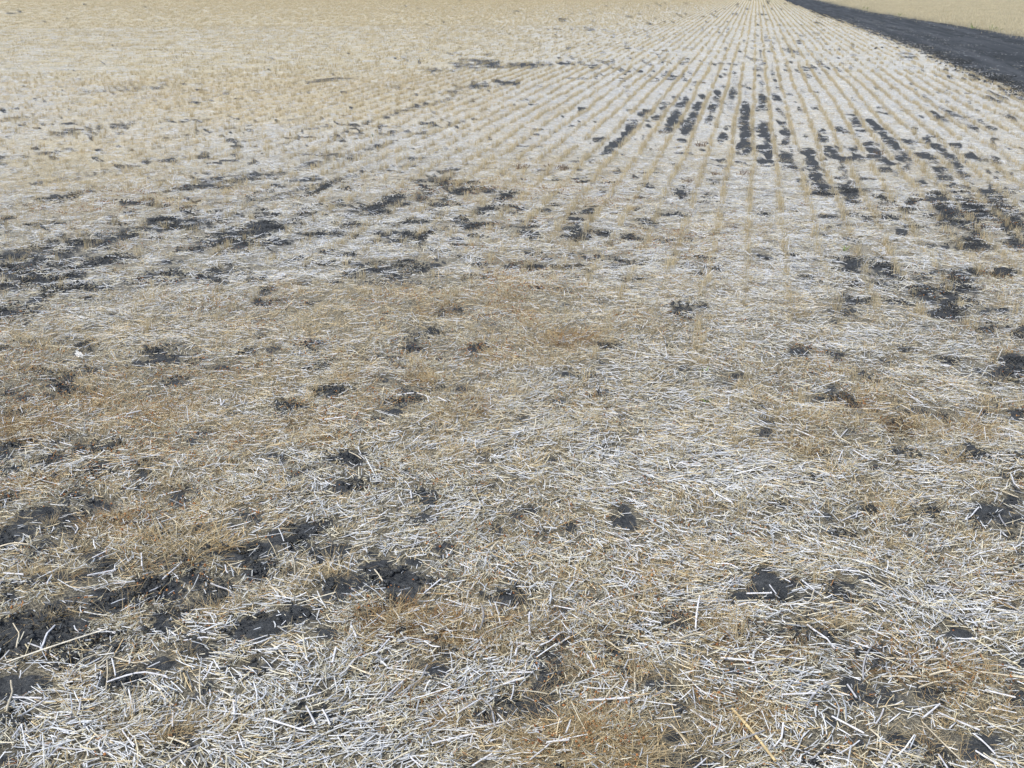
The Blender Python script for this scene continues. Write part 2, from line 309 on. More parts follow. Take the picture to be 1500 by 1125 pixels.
M_road, n, b = newmat('road_soil')
tc = N(n, 'ShaderNodeTexCoord'); co = tc.outputs['UV']
c = mixc(n, ramp(n, noise(n, co, 5, 6, .75), [(.3, 0.0), (.75, 1.0)]), (.018, .021, .024), (.050, .056, .062))
c = mixc(n, ramp(n, noise(n, co, 1, 5, .7, (.12, 2.6, 1)), [(.42, 0.0), (.66, .8)]), c, (.085, .092, .100))   # wheel-worn streaks
c = mixc(n, ramp(n, noise(n, co, 13, 2, .6), [(.66, 0.0), (.74, .55)]), c, (.11, .113, .115))
n.links.new(c, b.inputs['Base Color']); b.inputs['Roughness'].default_value = .92; b.inputs['Specular IOR Level'].default_value = .2
bp = N(n, 'ShaderNodeBump'); bp.inputs['Strength'].default_value = .8; bp.inputs['Distance'].default_value = .03
n.links.new(noise(n, co, 16, 5, .7), bp.inputs['Height']); n.links.new(bp.outputs[0], b.inputs['Normal'])

M_clod, n, b = newmat('clod_soil')
tc = N(n, 'ShaderNodeTexCoord'); co = tc.outputs['Object']
n.links.new(soil_colour(n, co), b.inputs['Base Color']); b.inputs['Roughness'].default_value = .95; b.inputs['Specular IOR Level'].default_value = .1
bp = N(n, 'ShaderNodeBump'); bp.inputs['Strength'].default_value = 1; bp.inputs['Distance'].default_value = .008
n.links.new(noise(n, co, 90, 5, .8), bp.inputs['Height']); n.links.new(bp.outputs[0], b.inputs['Normal'])

# ------------------------------------------------------------------ mesh helpers
def mesh_np(name, V, Q, mat, col=None, smooth=True, tri=False):
    """V (n,3), Q (m,4 or 3) -> mesh, optional per-vertex colour"""
    me = bpy.data.meshes.new(name); k = Q.shape[1]
    me.vertices.add(len(V)); me.vertices.foreach_set('co', V.astype(np.float32).ravel())
    me.loops.add(Q.size); me.loops.foreach_set('vertex_index', Q.astype(np.int32).ravel())
    me.polygons.add(len(Q)); me.polygons.foreach_set('loop_start', np.arange(0, Q.size, k, dtype=np.int32))
    me.polygons.foreach_set('loop_total', np.full(len(Q), k, dtype=np.int32))
    me.update(calc_edges=True)
    if smooth: me.polygons.foreach_set('use_smooth', np.ones(len(Q), dtype=bool))
    if col is not None:
        a = me.attributes.new('col', 'FLOAT_COLOR', 'POINT')
        a.data.foreach_set('color', np.c_[col, np.ones(len(col))].astype(np.float32).ravel())
    me.materials.append(mat); me.update(); return me
def fattr(me, name, val):
    a = me.attributes.new(name, 'FLOAT', 'POINT'); a.data.foreach_set('value', np.asarray(val, np.float32))
def put(name, me, label=None, cat=None, group=None, kind=None, parent=None):
    o = bpy.data.objects.new(name, me); C.objects.link(o)
    if label: o['label'] = label
    if cat: o['category'] = cat
    if group: o['group'] = group
    if kind: o['kind'] = kind
    if parent: o.parent = parent
    return o

def straws(c, yaw, pit, L, wd, bend, col, seg=2, round_=.5):
    """ridged straw pieces: seg+1 stations of 3 vertices. c (n,3) centre"""
    n = len(L); S = np.linspace(-.5, .5, seg + 1)
    d = np.stack([np.cos(yaw) * np.cos(pit), np.sin(yaw) * np.cos(pit), np.sin(pit)], 1)
    s = np.stack([-np.sin(yaw), np.cos(yaw), np.zeros(n)], 1)
    up = np.cross(d, s)
    V = np.empty((n, seg + 1, 3, 3)); K = np.empty((n, seg + 1, 3, 3))
    for i, q in enumerate(S):
        off = bend * L * (1 - 4 * q * q)
        p = c + d * (q * L)[:, None] + s * off[:, None]
        ww = wd * (1 - .25 * (i == 0) - .12 * (i == seg))
        V[:, i, 0] = p - s * (ww / 2)[:, None]; V[:, i, 1] = p + up * (ww * round_)[:, None]; V[:, i, 2] = p + s * (ww / 2)[:, None]
        K[:, i] = (col * (.94 + .12 * rng.random((n, 1))))[:, None, :]
    base = (np.arange(n) * (seg + 1) * 3)[:, None]
    q = []
    for i in range(seg):
        for j in range(2):
            a = i * 3 + j; q.append([a, a + 3, a + 4, a + 1])
    Q = (base[:, :, None] + np.array(q)[None]).reshape(-1, 4)
    return V.reshape(-1, 3), Q, K.reshape(-1, 3)
def blades(root, yaw, lean, L, wd, curl, col, seg=3):
    """tapering grass blades rising from root, leaning and curling towards yaw"""
    n = len(L); V = np.empty((n, seg + 1, 2, 3)); K = np.empty((n, seg + 1, 2, 3))
    p = root.copy(); a = lean.copy()
    h = np.stack([np.cos(yaw), np.sin(yaw), np.zeros(n)], 1); s = np.stack([-np.sin(yaw), np.cos(yaw), np.zeros(n)], 1)
    tw = rng.uniform(-1.2, 1.2, n)
    for i in range(seg + 1):
        t = i / seg; ww = wd * (1 - .65 * t)
        side = s * np.cos(tw)[:, None] + np.cross(h, s) * np.sin(tw)[:, None]
        V[:, i, 0] = p - side * (ww / 2)[:, None]; V[:, i, 1] = p + side * (ww / 2)[:, None]
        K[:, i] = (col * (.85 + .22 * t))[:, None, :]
        d = h * np.sin(a)[:, None]; d[:, 2] += np.cos(a)
        p = p + d * (L / seg)[:, None]; p[:, 2] = np.maximum(p[:, 2], .003)
        a = a + curl / seg
    base = (np.arange(n) * (seg + 1) * 2)[:, None, None]
    Q = (base + np.array([[i * 2, i * 2 + 1, i * 2 + 3, i * 2 + 2] for i in range(seg)])[None]).reshape(-1, 4)
    return V.reshape(-1, 3), Q, K.reshape(-1, 3)
def joinVQ(parts):
    Vs, Qs, Ks, o = [], [], [], 0
    for V, Q, K in parts:
        Vs.append(V); Qs.append(Q + o); Ks.append(K); o += len(V)
    return np.concatenate(Vs), np.concatenate(Qs), np.concatenate(Ks)

P_STRAW = np.array([(.63, .655, .68), (.55, .57, .575), (.44, .475, .515), (.59, .56, .44), (.50, .45, .30), (.24, .26, .28), (.37, .30, .17)])
W_STRAW = np.array([.26, .23, .14, .19, .06, .09, .03])
P_GOLD = np.array([(.73, .595, .36), (.68, .53, .295), (.75, .65, .44), (.60, .44, .235), (.46, .29, .14)])
W_GOLD = np.array([.34, .26, .27, .09, .04])
P_CHAFF = np.array([(.50, .49, .39), (.44, .39, .25), (.55, .575, .57), (.33, .27, .16), (.34, .17, .07), (.20, .18, .15)])
W_CHAFF = np.array([.28, .24, .22, .12, .05, .09])
MIDG = (np.array([(.68, .585, .39), (.62, .515, .32), (.71, .635, .46), (.54, .41, .23)]), np.array([.35, .28, .27, .10]))
PALE = (np.array([(.655, .59, .42), (.59, .515, .34), (.70, .645, .49)]), np.array([.4, .3, .3]))
def pick(P, W, n): return P[rng.choice(len(P), n, p=W / W.sum())] * rng.uniform(.85, 1.1, (n, 1))

# ------------------------------------------------------------------ THE SETTING
# field: one sheet, finer where it is near, reaching the horizon
v = np.linspace(1500, -14, 400); r1 = ground(750, v)[1]; r1 = r1[(r1 > 0)]
rings = np.concatenate([[.35, .7, 1.0], r1[r1 > 1.1], [150, 220, 350, 600, 1100, 2000, 4000, 8000]])
ang = np.concatenate([np.linspace(-180, -42, 22)[:-1], np.linspace(-42, 42, 430), np.linspace(42, 180, 22)[1:-1]])
rr, aa = np.meshgrid(rings, np.radians(ang), indexing='ij')
X = rr * np.sin(aa); Y = rr * np.cos(aa)
Zg = gzb(X.ravel(), Y.ravel()).reshape(X.shape)
infront = (Y > .3)
reg = onroad(X, Y)
Zg = np.where((reg == 1) & (rr < 200), -.10, Zg)
nr, na = X.shape
V = np.concatenate([np.stack([X, Y, Zg], 2).reshape(-1, 3), [[0, 0, 0]]])
i, j = np.meshgrid(np.arange(nr - 1), np.arange(na), indexing='ij')
Q = np.stack([i * na + j, i * na + (j + 1) % na, (i + 1) * na + (j + 1) % na, (i + 1) * na + j], 2).reshape(-1, 4)[:, ::-1]
fan = np.array([[nr * na, (k + 1) % na, k, k] for k in range(0)]).reshape(-1, 4)
me = mesh_np('field', V, Q.astype(int), M_soil)
bv = baref(X.ravel(), Y.ravel()); gv = goldf(X.ravel(), Y.ravel())
rf = rr.ravel(); s_ = X.ravel() * RD[0] + Y.ravel() * RD[1]; t_ = X.ravel() * RN[0] + Y.ravel() * RN[1]
gv = np.clip(gv + sstep(60, 110, rf) * .3, 0, 1)
gv = np.where(reg.ravel() == 2, np.clip(.85 + .3 * (fbm(s_ * .05, t_ * .6, 91, 3) - .5), 0, 1), gv)
bv = np.where(reg.ravel() == 2, 0, bv); bv = np.where(rf > 150, 0, bv); bv = np.where(reg.ravel() == 1, 1, bv)
fattr(me, 'bare', np.append(bv, 0)); fattr(me, 'gold', np.append(gv, .3)); fattr(me, 'far', np.append(sstep(4, 14, rf), 0))
put('field', me, kind='structure')

# black earth road, a low bed with ragged edges
ss = np.concatenate([np.linspace(sL[0] - 12, 40, 150), np.linspace(40, 125, 150)[1:], np.linspace(125, 400, 12)[1:]])
cross = np.linspace(0, 1, 25)
S, Tt = np.meshgrid(ss, cross, indexing='ij')
l = road_l(ss); r_ = road_r(ss)
ragl = (fbm(ss * 1.6, ss * 0 + 3, 61, 5) - .5) * 1.1; ragr = (fbm(ss * 1.5, ss * 0 + 8, 63, 5) - .5) * .8
Tl = (l + ragl)[:, None]; Tr = (r_ + ragr)[:, None]
T = Tl + (Tr - Tl) * Tt
edge = np.minimum(Tt, 1 - Tt)
Z = .075 * sstep(0, .10, edge) - .03 + .07 * (fbm(S * 1.8, T * 2.5, 65, 4) - .5) - .02 * np.exp(-((Tt - .3) / .06) ** 2) - .02 * np.exp(-((Tt - .72) / .06) ** 2)
Z = Z + .05 * np.exp(-((Tt - .96) / .03) ** 2)
V = np.stack([S * RD[0] + T * RN[0], S * RD[1] + T * RN[1], Z], 2).reshape(-1, 3)
i, j = np.meshgrid(np.arange(len(ss) - 1), np.arange(24), indexing='ij'); k = i * 25 + j
me = mesh_np('dirt_road', V, np.stack([k, k + 1, k + 26, k + 25], 2).reshape(-1, 4)[:, ::-1], M_road)
uv = me.uv_layers.new(name='UVMap')
li = np.empty(len(me.loops), np.int32); me.loops.foreach_get('vertex_index', li)
uv.data.foreach_set('uv', np.stack([S.ravel()[li], T.ravel()[li]], 1).astype(np.float32).ravel())
put('dirt_road', me, kind='structure')
# ------------------------------------------------------------------ instancing for what nobody could count
def protos(name, meshes):
    col = bpy.data.collections.new(name)
    for i, me in enumerate(meshes):
        col.objects.link(bpy.data.objects.new('%s_piece_%02d' % (name, i), me))
    return col
def scatter(name, P, rot, scl, col, label, cat):
    me = bpy.data.meshes.new(name); n = len(P)
    me.vertices.add(n); me.vertices.foreach_set('co', P.astype(np.float32).ravel())
    a = me.attributes.new('rot', 'FLOAT_VECTOR', 'POINT'); a.data.foreach_set('vector', rot.astype(np.float32).ravel())
    fattr(me, 'scl', scl)
    a = me.attributes.new('idx', 'INT', 'POINT'); a.data.foreach_set('value', rng.integers(0, len(col.objects), n).astype(np.int32))
    ng = bpy.data.node_groups.new(name, 'GeometryNodeTree')
    ng.interface.new_socket('Geometry', in_out='INPUT', socket_type='NodeSocketGeometry')
    ng.interface.new_socket('Geometry', in_out='OUTPUT', socket_type='NodeSocketGeometry')
    gi = ng.nodes.new('NodeGroupInput'); go = ng.nodes.new('NodeGroupOutput')
    ip = ng.nodes.new('GeometryNodeInstanceOnPoints'); ci = ng.nodes.new('GeometryNodeCollectionInfo')
    ci.inputs['Collection'].default_value = col; ci.inputs['Separate Children'].default_value = True; ci.inputs['Reset Children'].default_value = True
    ip.inputs['Pick Instance'].default_value = True
    def at(nm, ty):
        q = ng.nodes.new('GeometryNodeInputNamedAttribute'); q.data_type = ty; q.inputs[0].default_value = nm; return q.outputs[0]
    er = ng.nodes.new('FunctionNodeEulerToRotation')
    Lk = ng.links.new
    Lk(gi.outputs[0], ip.inputs['Points']); Lk(ci.outputs[0], ip.inputs['Instance']); Lk(at('idx', 'INT'), ip.inputs['Instance Index'])
    Lk(at('rot', 'FLOAT_VECTOR'), er.inputs[0]); Lk(er.outputs[0], ip.inputs['Rotation']); Lk(at('scl', 'FLOAT'), ip.inputs['Scale'])
    Lk(ip.outputs[0], go.inputs[0])
    o = put(name, me, label, cat, kind='stuff')
    md = o.modifiers.new('scatter', 'NODES'); md.node_group = ng
    return o
def sector(r0, r1, dens, half=33.5):
    A = R(half) * (r1 * r1 - r0 * r0); n = int(A * dens)
    r = np.sqrt(rng.uniform(r0 * r0, r1 * r1, n)); a = rng.uniform(-R(half), R(half), n)
    return r * np.sin(a), r * np.cos(a)
def yawrot(n, tilt=.06): return np.stack([rng.normal(0, tilt, n), rng.normal(0, tilt, n), rng.uniform(0, 6.283, n)], 1)

# ---- loose straw: nearest zone piece by piece
def straw_len(n): return np.clip(rng.lognormal(math.log(.030), .52, n), .010, .15)
xs, ys = [], []
for r0, r1, d in ((1.75, 3.2, 9200), (3.2, 4.6, 7600), (4.6, 6.8, 5800)):
    a, b_ = sector(r0, r1, d); xs.append(a); ys.append(b_)
x = np.concatenate(xs); y = np.concatenate(ys)
n_ = len(x); L = straw_len(n_); g_ = goldf(x, y)
th = fbm(x * 1.5, y * 1.5, 21, 2) * 9
yaw = np.where(rng.random(n_) < .55, th + rng.normal(0, .5, n_), rng.uniform(0, 6.283, n_))
bare_ = baref(x, y)
for q in (-.4, .4): bare_ = np.maximum(bare_, np.where(rng.random(n_) < .75, .9, .2) * baref(x + q * L * np.cos(yaw), y + q * L * np.sin(yaw)))
keep = rng.random(n_) < (1 - np.where(L < .024, .86, .94) * np.clip(bare_ * 1.1, 0, 1)) ** 1.5 * (1 - .68 * g_)
x, y, g_, L, yaw = x[keep], y[keep], g_[keep], L[keep], yaw[keep]; n_ = len(x)
pit = rng.normal(0, .09, n_); up_ = rng.random(n_) < .06; pit[up_] = rng.uniform(.2, .7, up_.sum())
wd = rng.uniform(.0015, .0038, n_); wd = np.where(L < .026, wd * .8, wd)
z = gz(x, y) + .003 + rng.random(n_) ** 1.6 * .018 + np.abs(np.sin(pit)) * L * .35
col_ = pick(P_STRAW, W_STRAW, n_)
gl_ = rng.random(n_) < g_ * .35; wd = np.where(gl_, wd * .6, wd); tint = gl_[:, None]; col_ = np.where(tint, pick(P_GOLD, W_GOLD, n_), col_)
bend = rng.normal(0, .035, n_)
nr_ = np.hypot(x, y) < 4.2; P_ = np.stack([x, y, z], 1)
V, Q, K = joinVQ([straws(P_[m_], yaw[m_], pit[m_], L[m_], wd[m_], bend[m_], col_[m_], seg=g2) for m_, g2 in ((nr_, 2), (~nr_, 1))])
put('straw_litter', mesh_np('straw_litter', V, Q, M_straw, K), 'loose mat of short bleached straw pieces covering the soil', 'straw', kind='stuff')

def straw_bundle(rad, n, Ls, wide, zmax, pal):
    a = rng.uniform(0, 6.283, n); r = rad * np.sqrt(rng.random(n)); L = np.clip(rng.lognormal(math.log(Ls), .5, n), .02, .25)
    yaw = rng.normal(rng.uniform(0, 6.28), .9, n); pit = rng.normal(0, .1, n); u = rng.random(n) < .06; pit[u] = rng.uniform(.2, .6, u.sum())
    c = np.stack([r * np.cos(a), r * np.sin(a), .003 + rng.random(n) ** 1.6 * zmax + np.abs(np.sin(pit)) * L * .35], 1)
    return straws(c, yaw, pit, L, wide * rng.uniform(.7, 1.3, n), rng.normal(0, .03, n), pick(*pal, n), seg=1)
SP = (P_STRAW, W_STRAW); GP = (P_GOLD, W_GOLD); CP = (P_CHAFF, W_CHAFF)
pb = protos('straw_bundle', [mesh_np('straw_bundle', *straw_bundle(.085, 15, .055, .0046, .018, SP)[:2], M_straw) for _ in range(0)])
def bundle_set(name, k, fn, mat):
    L_ = []
    for _ in range(k):
        V, Q, K = fn(); L_.append(mesh_np(name, V, Q, mat, K))
    return protos(name, L_)
B_mid = bundle_set('mid_straw', 14, lambda: straw_bundle(.05, 11, .034, .0036, .014, SP), M_straw)
B_far = bundle_set('far_straw', 12, lambda: straw_bundle(.12, 22, .038, .0048, .010, SP), M_straw)
def cover(r0, r1, dens, fn, edge=1.25):
    x, y = sector(r0, r1, dens)
    k = (rng.random(len(x)) < fn(x, y)) & (onroad(x, y) == 0)
    return x[k], y[k]
def strawprob(x, y):
    u, v = pix(x, y)
    return (1 - .95 * np.clip(bare4(x, y, .02) * 1.1, 0, 1)) ** 1.35 * (1 - .70 * goldf(x, y))
x, y = cover(6.6, 11, 480, strawprob); x2, y2 = cover(11, 20, 270, strawprob); x = np.append(x, x2); y = np.append(y, y2)
scatter('scattered_straw', np.stack([x, y, gz(x, y)], 1), yawrot(len(x), .04), rng.uniform(.8, 1.15, len(x)), B_mid, 'thin bleached straw strewn between the stubble rows', 'straw')
x, y = cover(20, 48, 62, strawprob); x2, y2 = cover(48, 95, 9, strawprob); x = np.append(x, x2); y = np.append(y, y2)
scatter('distant_straw', np.stack([x, y, gz(x, y)], 1), yawrot(len(x), .02), rng.uniform(.8, 1.2, len(x)), B_far, 'pale straw far down the field between drill rows', 'straw')

# ---- fine chaff under and between the straw
def chaff_bundle(rad, n, l0, w0):
    a = rng.uniform(0, 6.283, n); r = rad * np.sqrt(rng.random(n)); L = rng.uniform(.35, 1.3, n) * l0
    pit = rng.normal(0, .25, n); c = np.stack([r * np.cos(a), r * np.sin(a), (.002 + rng.random(n) * .020) + np.abs(np.sin(pit)) * L * .3], 1)
    return straws(c, rng.uniform(0, 6.283, n), pit, L, w0 * rng.uniform(.6, 1.3, n), rng.normal(0, .06, n), pick(*CP, n), seg=1, round_=.3)
B_chaff = bundle_set('chaff_bits', 14, lambda: chaff_bundle(.045, 55, .015, .0017), M_chaff)
def chaffprob(x, y): return 1 - .93 * np.clip(bare4(x, y, .025) * 1.1, 0, 1)
x, y = cover(1.75, 4.5, 250, chaffprob); x2, y2 = cover(4.5, 12, 130, chaffprob); x = np.append(x, x2); y = np.append(y, y2)
scatter('chaff', np.stack([x, y, gz(x, y)], 1), yawrot(len(x), .05), rng.uniform(.8, 1.3, len(x)), B_chaff, 'fine tan and grey chaff crumbled between the straws', 'chaff')

# ---- soil crumbs on the bare patches
def crumbs(n, rad):
    o = np.array([[1, 0, 0], [-1, 0, 0], [0, 1, 0], [0, -1, 0], [0, 0, .8], [0, 0, -.6]])
    a = rng.uniform(0, 6.283, n); r = rad * np.sqrt(rng.random(n)); s = np.clip(rng.lognormal(math.log(.0032), .5, n), .0015, .009)
    V = o[None] * s[:, None, None] * rng.uniform(.6, 1.3, (n, 6, 3)) + np.stack([r * np.cos(a), r * np.sin(a), .004 + s * .3], 1)[:, None]
    T = np.array([[0, 2, 4], [2, 1, 4], [1, 3, 4], [3, 0, 4], [2, 0, 5], [1, 2, 5], [3, 1, 5], [0, 3, 5]])
    return V.reshape(-1, 3), ((np.arange(n) * 6)[:, None, None] + T[None]).reshape(-1, 3), np.full((n * 6, 3), .05)
B_cr = bundle_set('crumbs', 10, lambda: crumbs(40, .05), M_clod)
x, y = cover(1.75, 10, 240, lambda x, y: np.clip(baref(x, y) * 1.2 - .3, 0, 1))
scatter('soil_crumbs', np.stack([x, y, gzb(x, y)], 1), yawrot(len(x), .05), rng.uniform(.7, 1.4, len(x)), B_cr, 'black soil crumbs strewn over the bare patches', 'soil crumbs')

# ---- rusty seed husks lying in the golden patches
def husk(n, rad):
    parts = []
    a = rng.uniform(0, 6.283, n); r = rad * np.sqrt(rng.random(n)); s = rng.uniform(.0018, .0036, n)
    o = np.array([[1, 0, 0], [-1, 0, 0], [0, 1, 0], [0, -1, 0], [0, 0, 1], [0, 0, -.6]])
    V = (o[None] * s[:, None, None] * rng.uniform(.7, 1.4, (n, 1, 3)) + np.stack([r * np.cos(a), r * np.sin(a), .006 + rng.random(n) * .02], 1)[:, None])
    T = np.array([[0, 2, 4], [2, 1, 4], [1, 3, 4], [3, 0, 4], [2, 0, 5], [1, 2, 5], [3, 1, 5], [0, 3, 5]])
    Q = ((np.arange(n) * 6)[:, None, None] + T[None]).reshape(-1, 3)
    K = np.repeat(np.array([(.32, .15, .06), (.25, .11, .05), (.38, .23, .10)])[rng.integers(0, 3, n)], 6, 0)
    return V.reshape(-1, 3), Q, K
B_husk = bundle_set('husks', 8, lambda: husk(16, .09), M_chaff)
hp = lambda x, y: np.clip((goldf(x, y) - .25) * 1.5, 0.06, 1) * (1 - .7 * baref(x, y)) * sstep(.42, .6, fbm(x * 3, y * 3, 88, 3))
x, y = cover(1.75, 10, 130, hp)
scatter('seed_husks', np.stack([x, y, gz(x, y)], 1), yawrot(len(x), .05), rng.uniform(.8, 1.3, len(x)), B_husk, 'tiny rust brown seed husks caught in the dry grass', 'husks')

# ---- dry golden grass, tangled and half flattened
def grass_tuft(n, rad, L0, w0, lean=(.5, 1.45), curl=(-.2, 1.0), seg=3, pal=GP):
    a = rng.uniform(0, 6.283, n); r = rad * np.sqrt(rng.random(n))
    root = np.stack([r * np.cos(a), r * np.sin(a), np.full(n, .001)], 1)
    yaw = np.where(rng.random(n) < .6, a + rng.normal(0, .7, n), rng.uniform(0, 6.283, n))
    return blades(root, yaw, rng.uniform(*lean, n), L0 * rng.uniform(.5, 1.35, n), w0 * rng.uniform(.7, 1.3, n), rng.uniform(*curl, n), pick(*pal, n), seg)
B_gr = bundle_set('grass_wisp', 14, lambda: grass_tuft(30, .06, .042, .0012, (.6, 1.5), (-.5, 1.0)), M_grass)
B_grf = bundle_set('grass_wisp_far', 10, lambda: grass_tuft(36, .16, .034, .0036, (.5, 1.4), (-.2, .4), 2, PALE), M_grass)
def grassprob(x, y): return np.clip((goldf(x, y) - .10) * 1.35 + .12, .14, 1) * (1 - .93 * np.clip(bare4(x, y, .03) * 1.1, 0, 1)) ** 1.4
x, y = cover(1.75, 5, 360, grassprob); x2, y2 = cover(5, 11, 230, grassprob); x3, y3 = cover(11, 22, 110, grassprob)
x = np.concatenate([x, x2, x3]); y = np.concatenate([y, y2, y3])
scatter('dry_grass', np.stack([x, y, gz(x, y)], 1), yawrot(len(x), .08), rng.uniform(.7, 1.25, len(x)), B_gr, 'tangled golden dry grass spread through the straw', 'dry grass')
x, y = cover(22, 50, 26, grassprob); x2, y2 = cover(50, 100, 8, grassprob); x = np.append(x, x2); y = np.append(y, y2)
scatter('distant_grass', np.stack([x, y, gz(x, y)], 1), yawrot(len(x), .03), rng.uniform(.7, 1.2, len(x)), B_grf, 'golden dry grass over the far part of the field', 'dry grass')

# ---- standing stubble in drill rows
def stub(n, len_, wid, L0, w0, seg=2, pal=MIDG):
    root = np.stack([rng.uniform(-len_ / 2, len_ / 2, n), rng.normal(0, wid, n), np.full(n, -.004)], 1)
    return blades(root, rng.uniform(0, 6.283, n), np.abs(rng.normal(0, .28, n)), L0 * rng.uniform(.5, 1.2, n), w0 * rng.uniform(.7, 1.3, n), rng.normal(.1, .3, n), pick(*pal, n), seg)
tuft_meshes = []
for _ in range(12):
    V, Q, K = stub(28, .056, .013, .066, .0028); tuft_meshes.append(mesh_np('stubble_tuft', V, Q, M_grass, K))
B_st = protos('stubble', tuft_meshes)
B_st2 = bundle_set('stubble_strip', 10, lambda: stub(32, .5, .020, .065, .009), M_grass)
row_ang = math.atan2(RD[1], RD[0])
def rowpts(s0, s1, step, t0, t1):
    tt = np.arange(round(t0 / ROW), round(t1 / ROW) + 1) * ROW + ROW0
    s = np.arange(s0, s1, step)
    S, T = np.meshgrid(s, tt); S = S.ravel() + rng.uniform(-.5, .5, S.size) * step; T = T.ravel()
    T = T + .08 * (fbm(S * .35, T * 4.0, 41, 3) - .5) + rng.normal(0, .008, S.size)
    x = S * RD[0] + T * RN[0]; y = S * RD[1] + T * RN[1]
    return x, y
def rowprob(x, y):
    u, v = pix(x, y)
    p = .30 + 1.05 * (fbm(x * 1.3, y * 1.3, 43, 4) - .15)
    p = p * (.07 + .93 * sstep(np.where(u > 850, 660, 540), 200, v)) * (1 - .5 * np.clip(baref(x, y), 0, 1))
    p = p * np.where(u < 620, np.clip(.45 + (u / 620) * .5, .3, 1), 1)
    return np.clip(p, 0, .97)
def inview(x, y, half=33): return (y > 1) & (np.abs(np.arctan2(x, y)) < R(half)) & (onroad(x, y) == 0)
x, y = rowpts(2, 26, .055, -16, 14)
k = inview(x, y) & (np.hypot(x, y) < 24) & (rng.random(len(x)) < rowprob(x, y)); x, y = x[k], y[k]
uu, vv = pix(x, y)
score = np.where((uu > 700) & (uu < 1480) & (vv < 345) & (vv > 60), np.hypot(x, y), 1e9)
order = np.argsort(score)[:230]; order = order[score[order] < 1e8]
mask = np.zeros(len(x), bool); mask[order] = True
for q in order:
    soil_ = float(bare4(x[q:q + 1], y[q:q + 1], .10)[0]) > .6
    on = 'with bare black soil beside it' if soil_ else 'between strips of pale straw'
    o = put('stubble_tuft', tuft_meshes[int(rng.integers(0, 12))], 'upright golden stubble tuft standing in its drill row ' + on, 'stubble', 'drill row stubble tufts ' + on)
    o.location = (x[q], y[q], gz1(x[q], y[q])); o.rotation_euler = (0, 0, row_ang + rng.normal(0, .12)); s = rng.uniform(.85, 1.2); o.scale = (s, s, s)
x, y = x[~mask], y[~mask]
rot = np.stack([rng.normal(0, .05, len(x)), rng.normal(0, .05, len(x)), row_ang + rng.normal(0, .15, len(x)) + np.pi * rng.integers(0, 2, len(x))], 1)
scatter('stubble_rows', np.stack([x, y, gz(x, y)], 1), rot, rng.uniform(.7, 1.2, len(x)), B_st, 'rows of short golden stubble left standing by the seed drill', 'stubble')
x, y = rowpts(22, 125, .45, -75, 32)
k = inview(x, y, 29) & (np.hypot(x, y) > 23.5) & (rng.random(len(x)) < rowprob(x, y) * 1.1); x, y = x[k], y[k]
rot = np.stack([np.zeros(len(x)), np.zeros(len(x)), row_ang + rng.normal(0, .03, len(x)) + np.pi * rng.integers(0, 2, len(x))], 1)
scatter('distant_stubble_rows', np.stack([x, y, gz(x, y)], 1), rot, rng.uniform(.75, 1.15, len(x)), B_st2, 'golden stubble rows running to the far end of the field', 'stubble')

# ---- pale stubble beyond the road
B_fs = bundle_set('pale_stubble', 8, lambda: stub(40, .8, .25, .12, .016, pal=PALE), M_grass)
x, y = [], []
s_ = rng.uniform(18, 125, 26000); t_ = road_r(s_) + .1 + rng.random(26000) ** 1.5 * 45
x = s_ * RD[0] + t_ * RN[0]; y = s_ * RD[1] + t_ * RN[1]; k = (np.abs(np.arctan2(x, y)) < R(31)); x, y = x[k], y[k]
scatter('stubble_beyond_road', np.stack([x, y, x * 0], 1), np.stack([x * 0, x * 0, row_ang + rng.normal(0, .1, len(x))], 1), rng.uniform(.7, 1.2, len(x)), B_fs,
        'even pale gold stubble beyond the black road', 'stubble')
# ---- straw flecks blown on to the road
B_fl = bundle_set('fleck', 6, lambda: straw_bundle(.3, 3, .03, .006, .006, SP), M_straw)
s_ = rng.uniform(8, 60, 1500); f_ = np.where(rng.random(1500) < .7, rng.random(1500) ** 2.2 * .45 - .02, rng.random(1500))
t_ = road_l(s_) + f_ * (road_r(s_) - road_l(s_)); x = s_ * RD[0] + t_ * RN[0]; y = s_ * RD[1] + t_ * RN[1]
scatter('road_flecks', np.stack([x, y, x * 0 + .035], 1), yawrot(len(x), .02), rng.uniform(.5, 1, len(x)), B_fl, 'white straw flecks scattered over the black road', 'straw flecks')

B_rc = bundle_set('road_crumbs', 8, lambda: crumbs(30, .09), M_clod)
s_ = rng.uniform(8, 75, 5000); f_ = np.where(rng.random(5000) < .5, np.where(rng.random(5000) < .6, rng.random(5000) * .10 - .02, 1 - rng.random(5000) * .08), rng.random(5000))
t_ = road_l(s_) + f_ * (road_r(s_) - road_l(s_)); x = s_ * RD[0] + t_ * RN[0]; y = s_ * RD[1] + t_ * RN[1]
scatter('road_crumbs', np.stack([x, y, x * 0 + .01], 1), yawrot(len(x), .02), rng.uniform(1.0, 3.2, len(x)), B_rc, 'crumbled black earth loose on the road bed and its edges', 'soil crumbs')

# ------------------------------------------------------------------ THINGS
def gpt(u, v, dz=0):
    x, y = ground(u, v); x = float(x); y = float(y); return x, y, gz1(x, y) + dz
def mpp(u, v):                                                        # metres per photo pixel there
    x, y = ground(u, v); return (float(y) * cp + H * sp) / F

def where(x, y, d=.05):
    b = float(bare4(np.array([x]), np.array([y]), d).max()); g = float(goldf(np.array([x]), np.array([y]))[0])
    return 'soil' if b > .6 else ('gold' if g > .6 else 'straw')
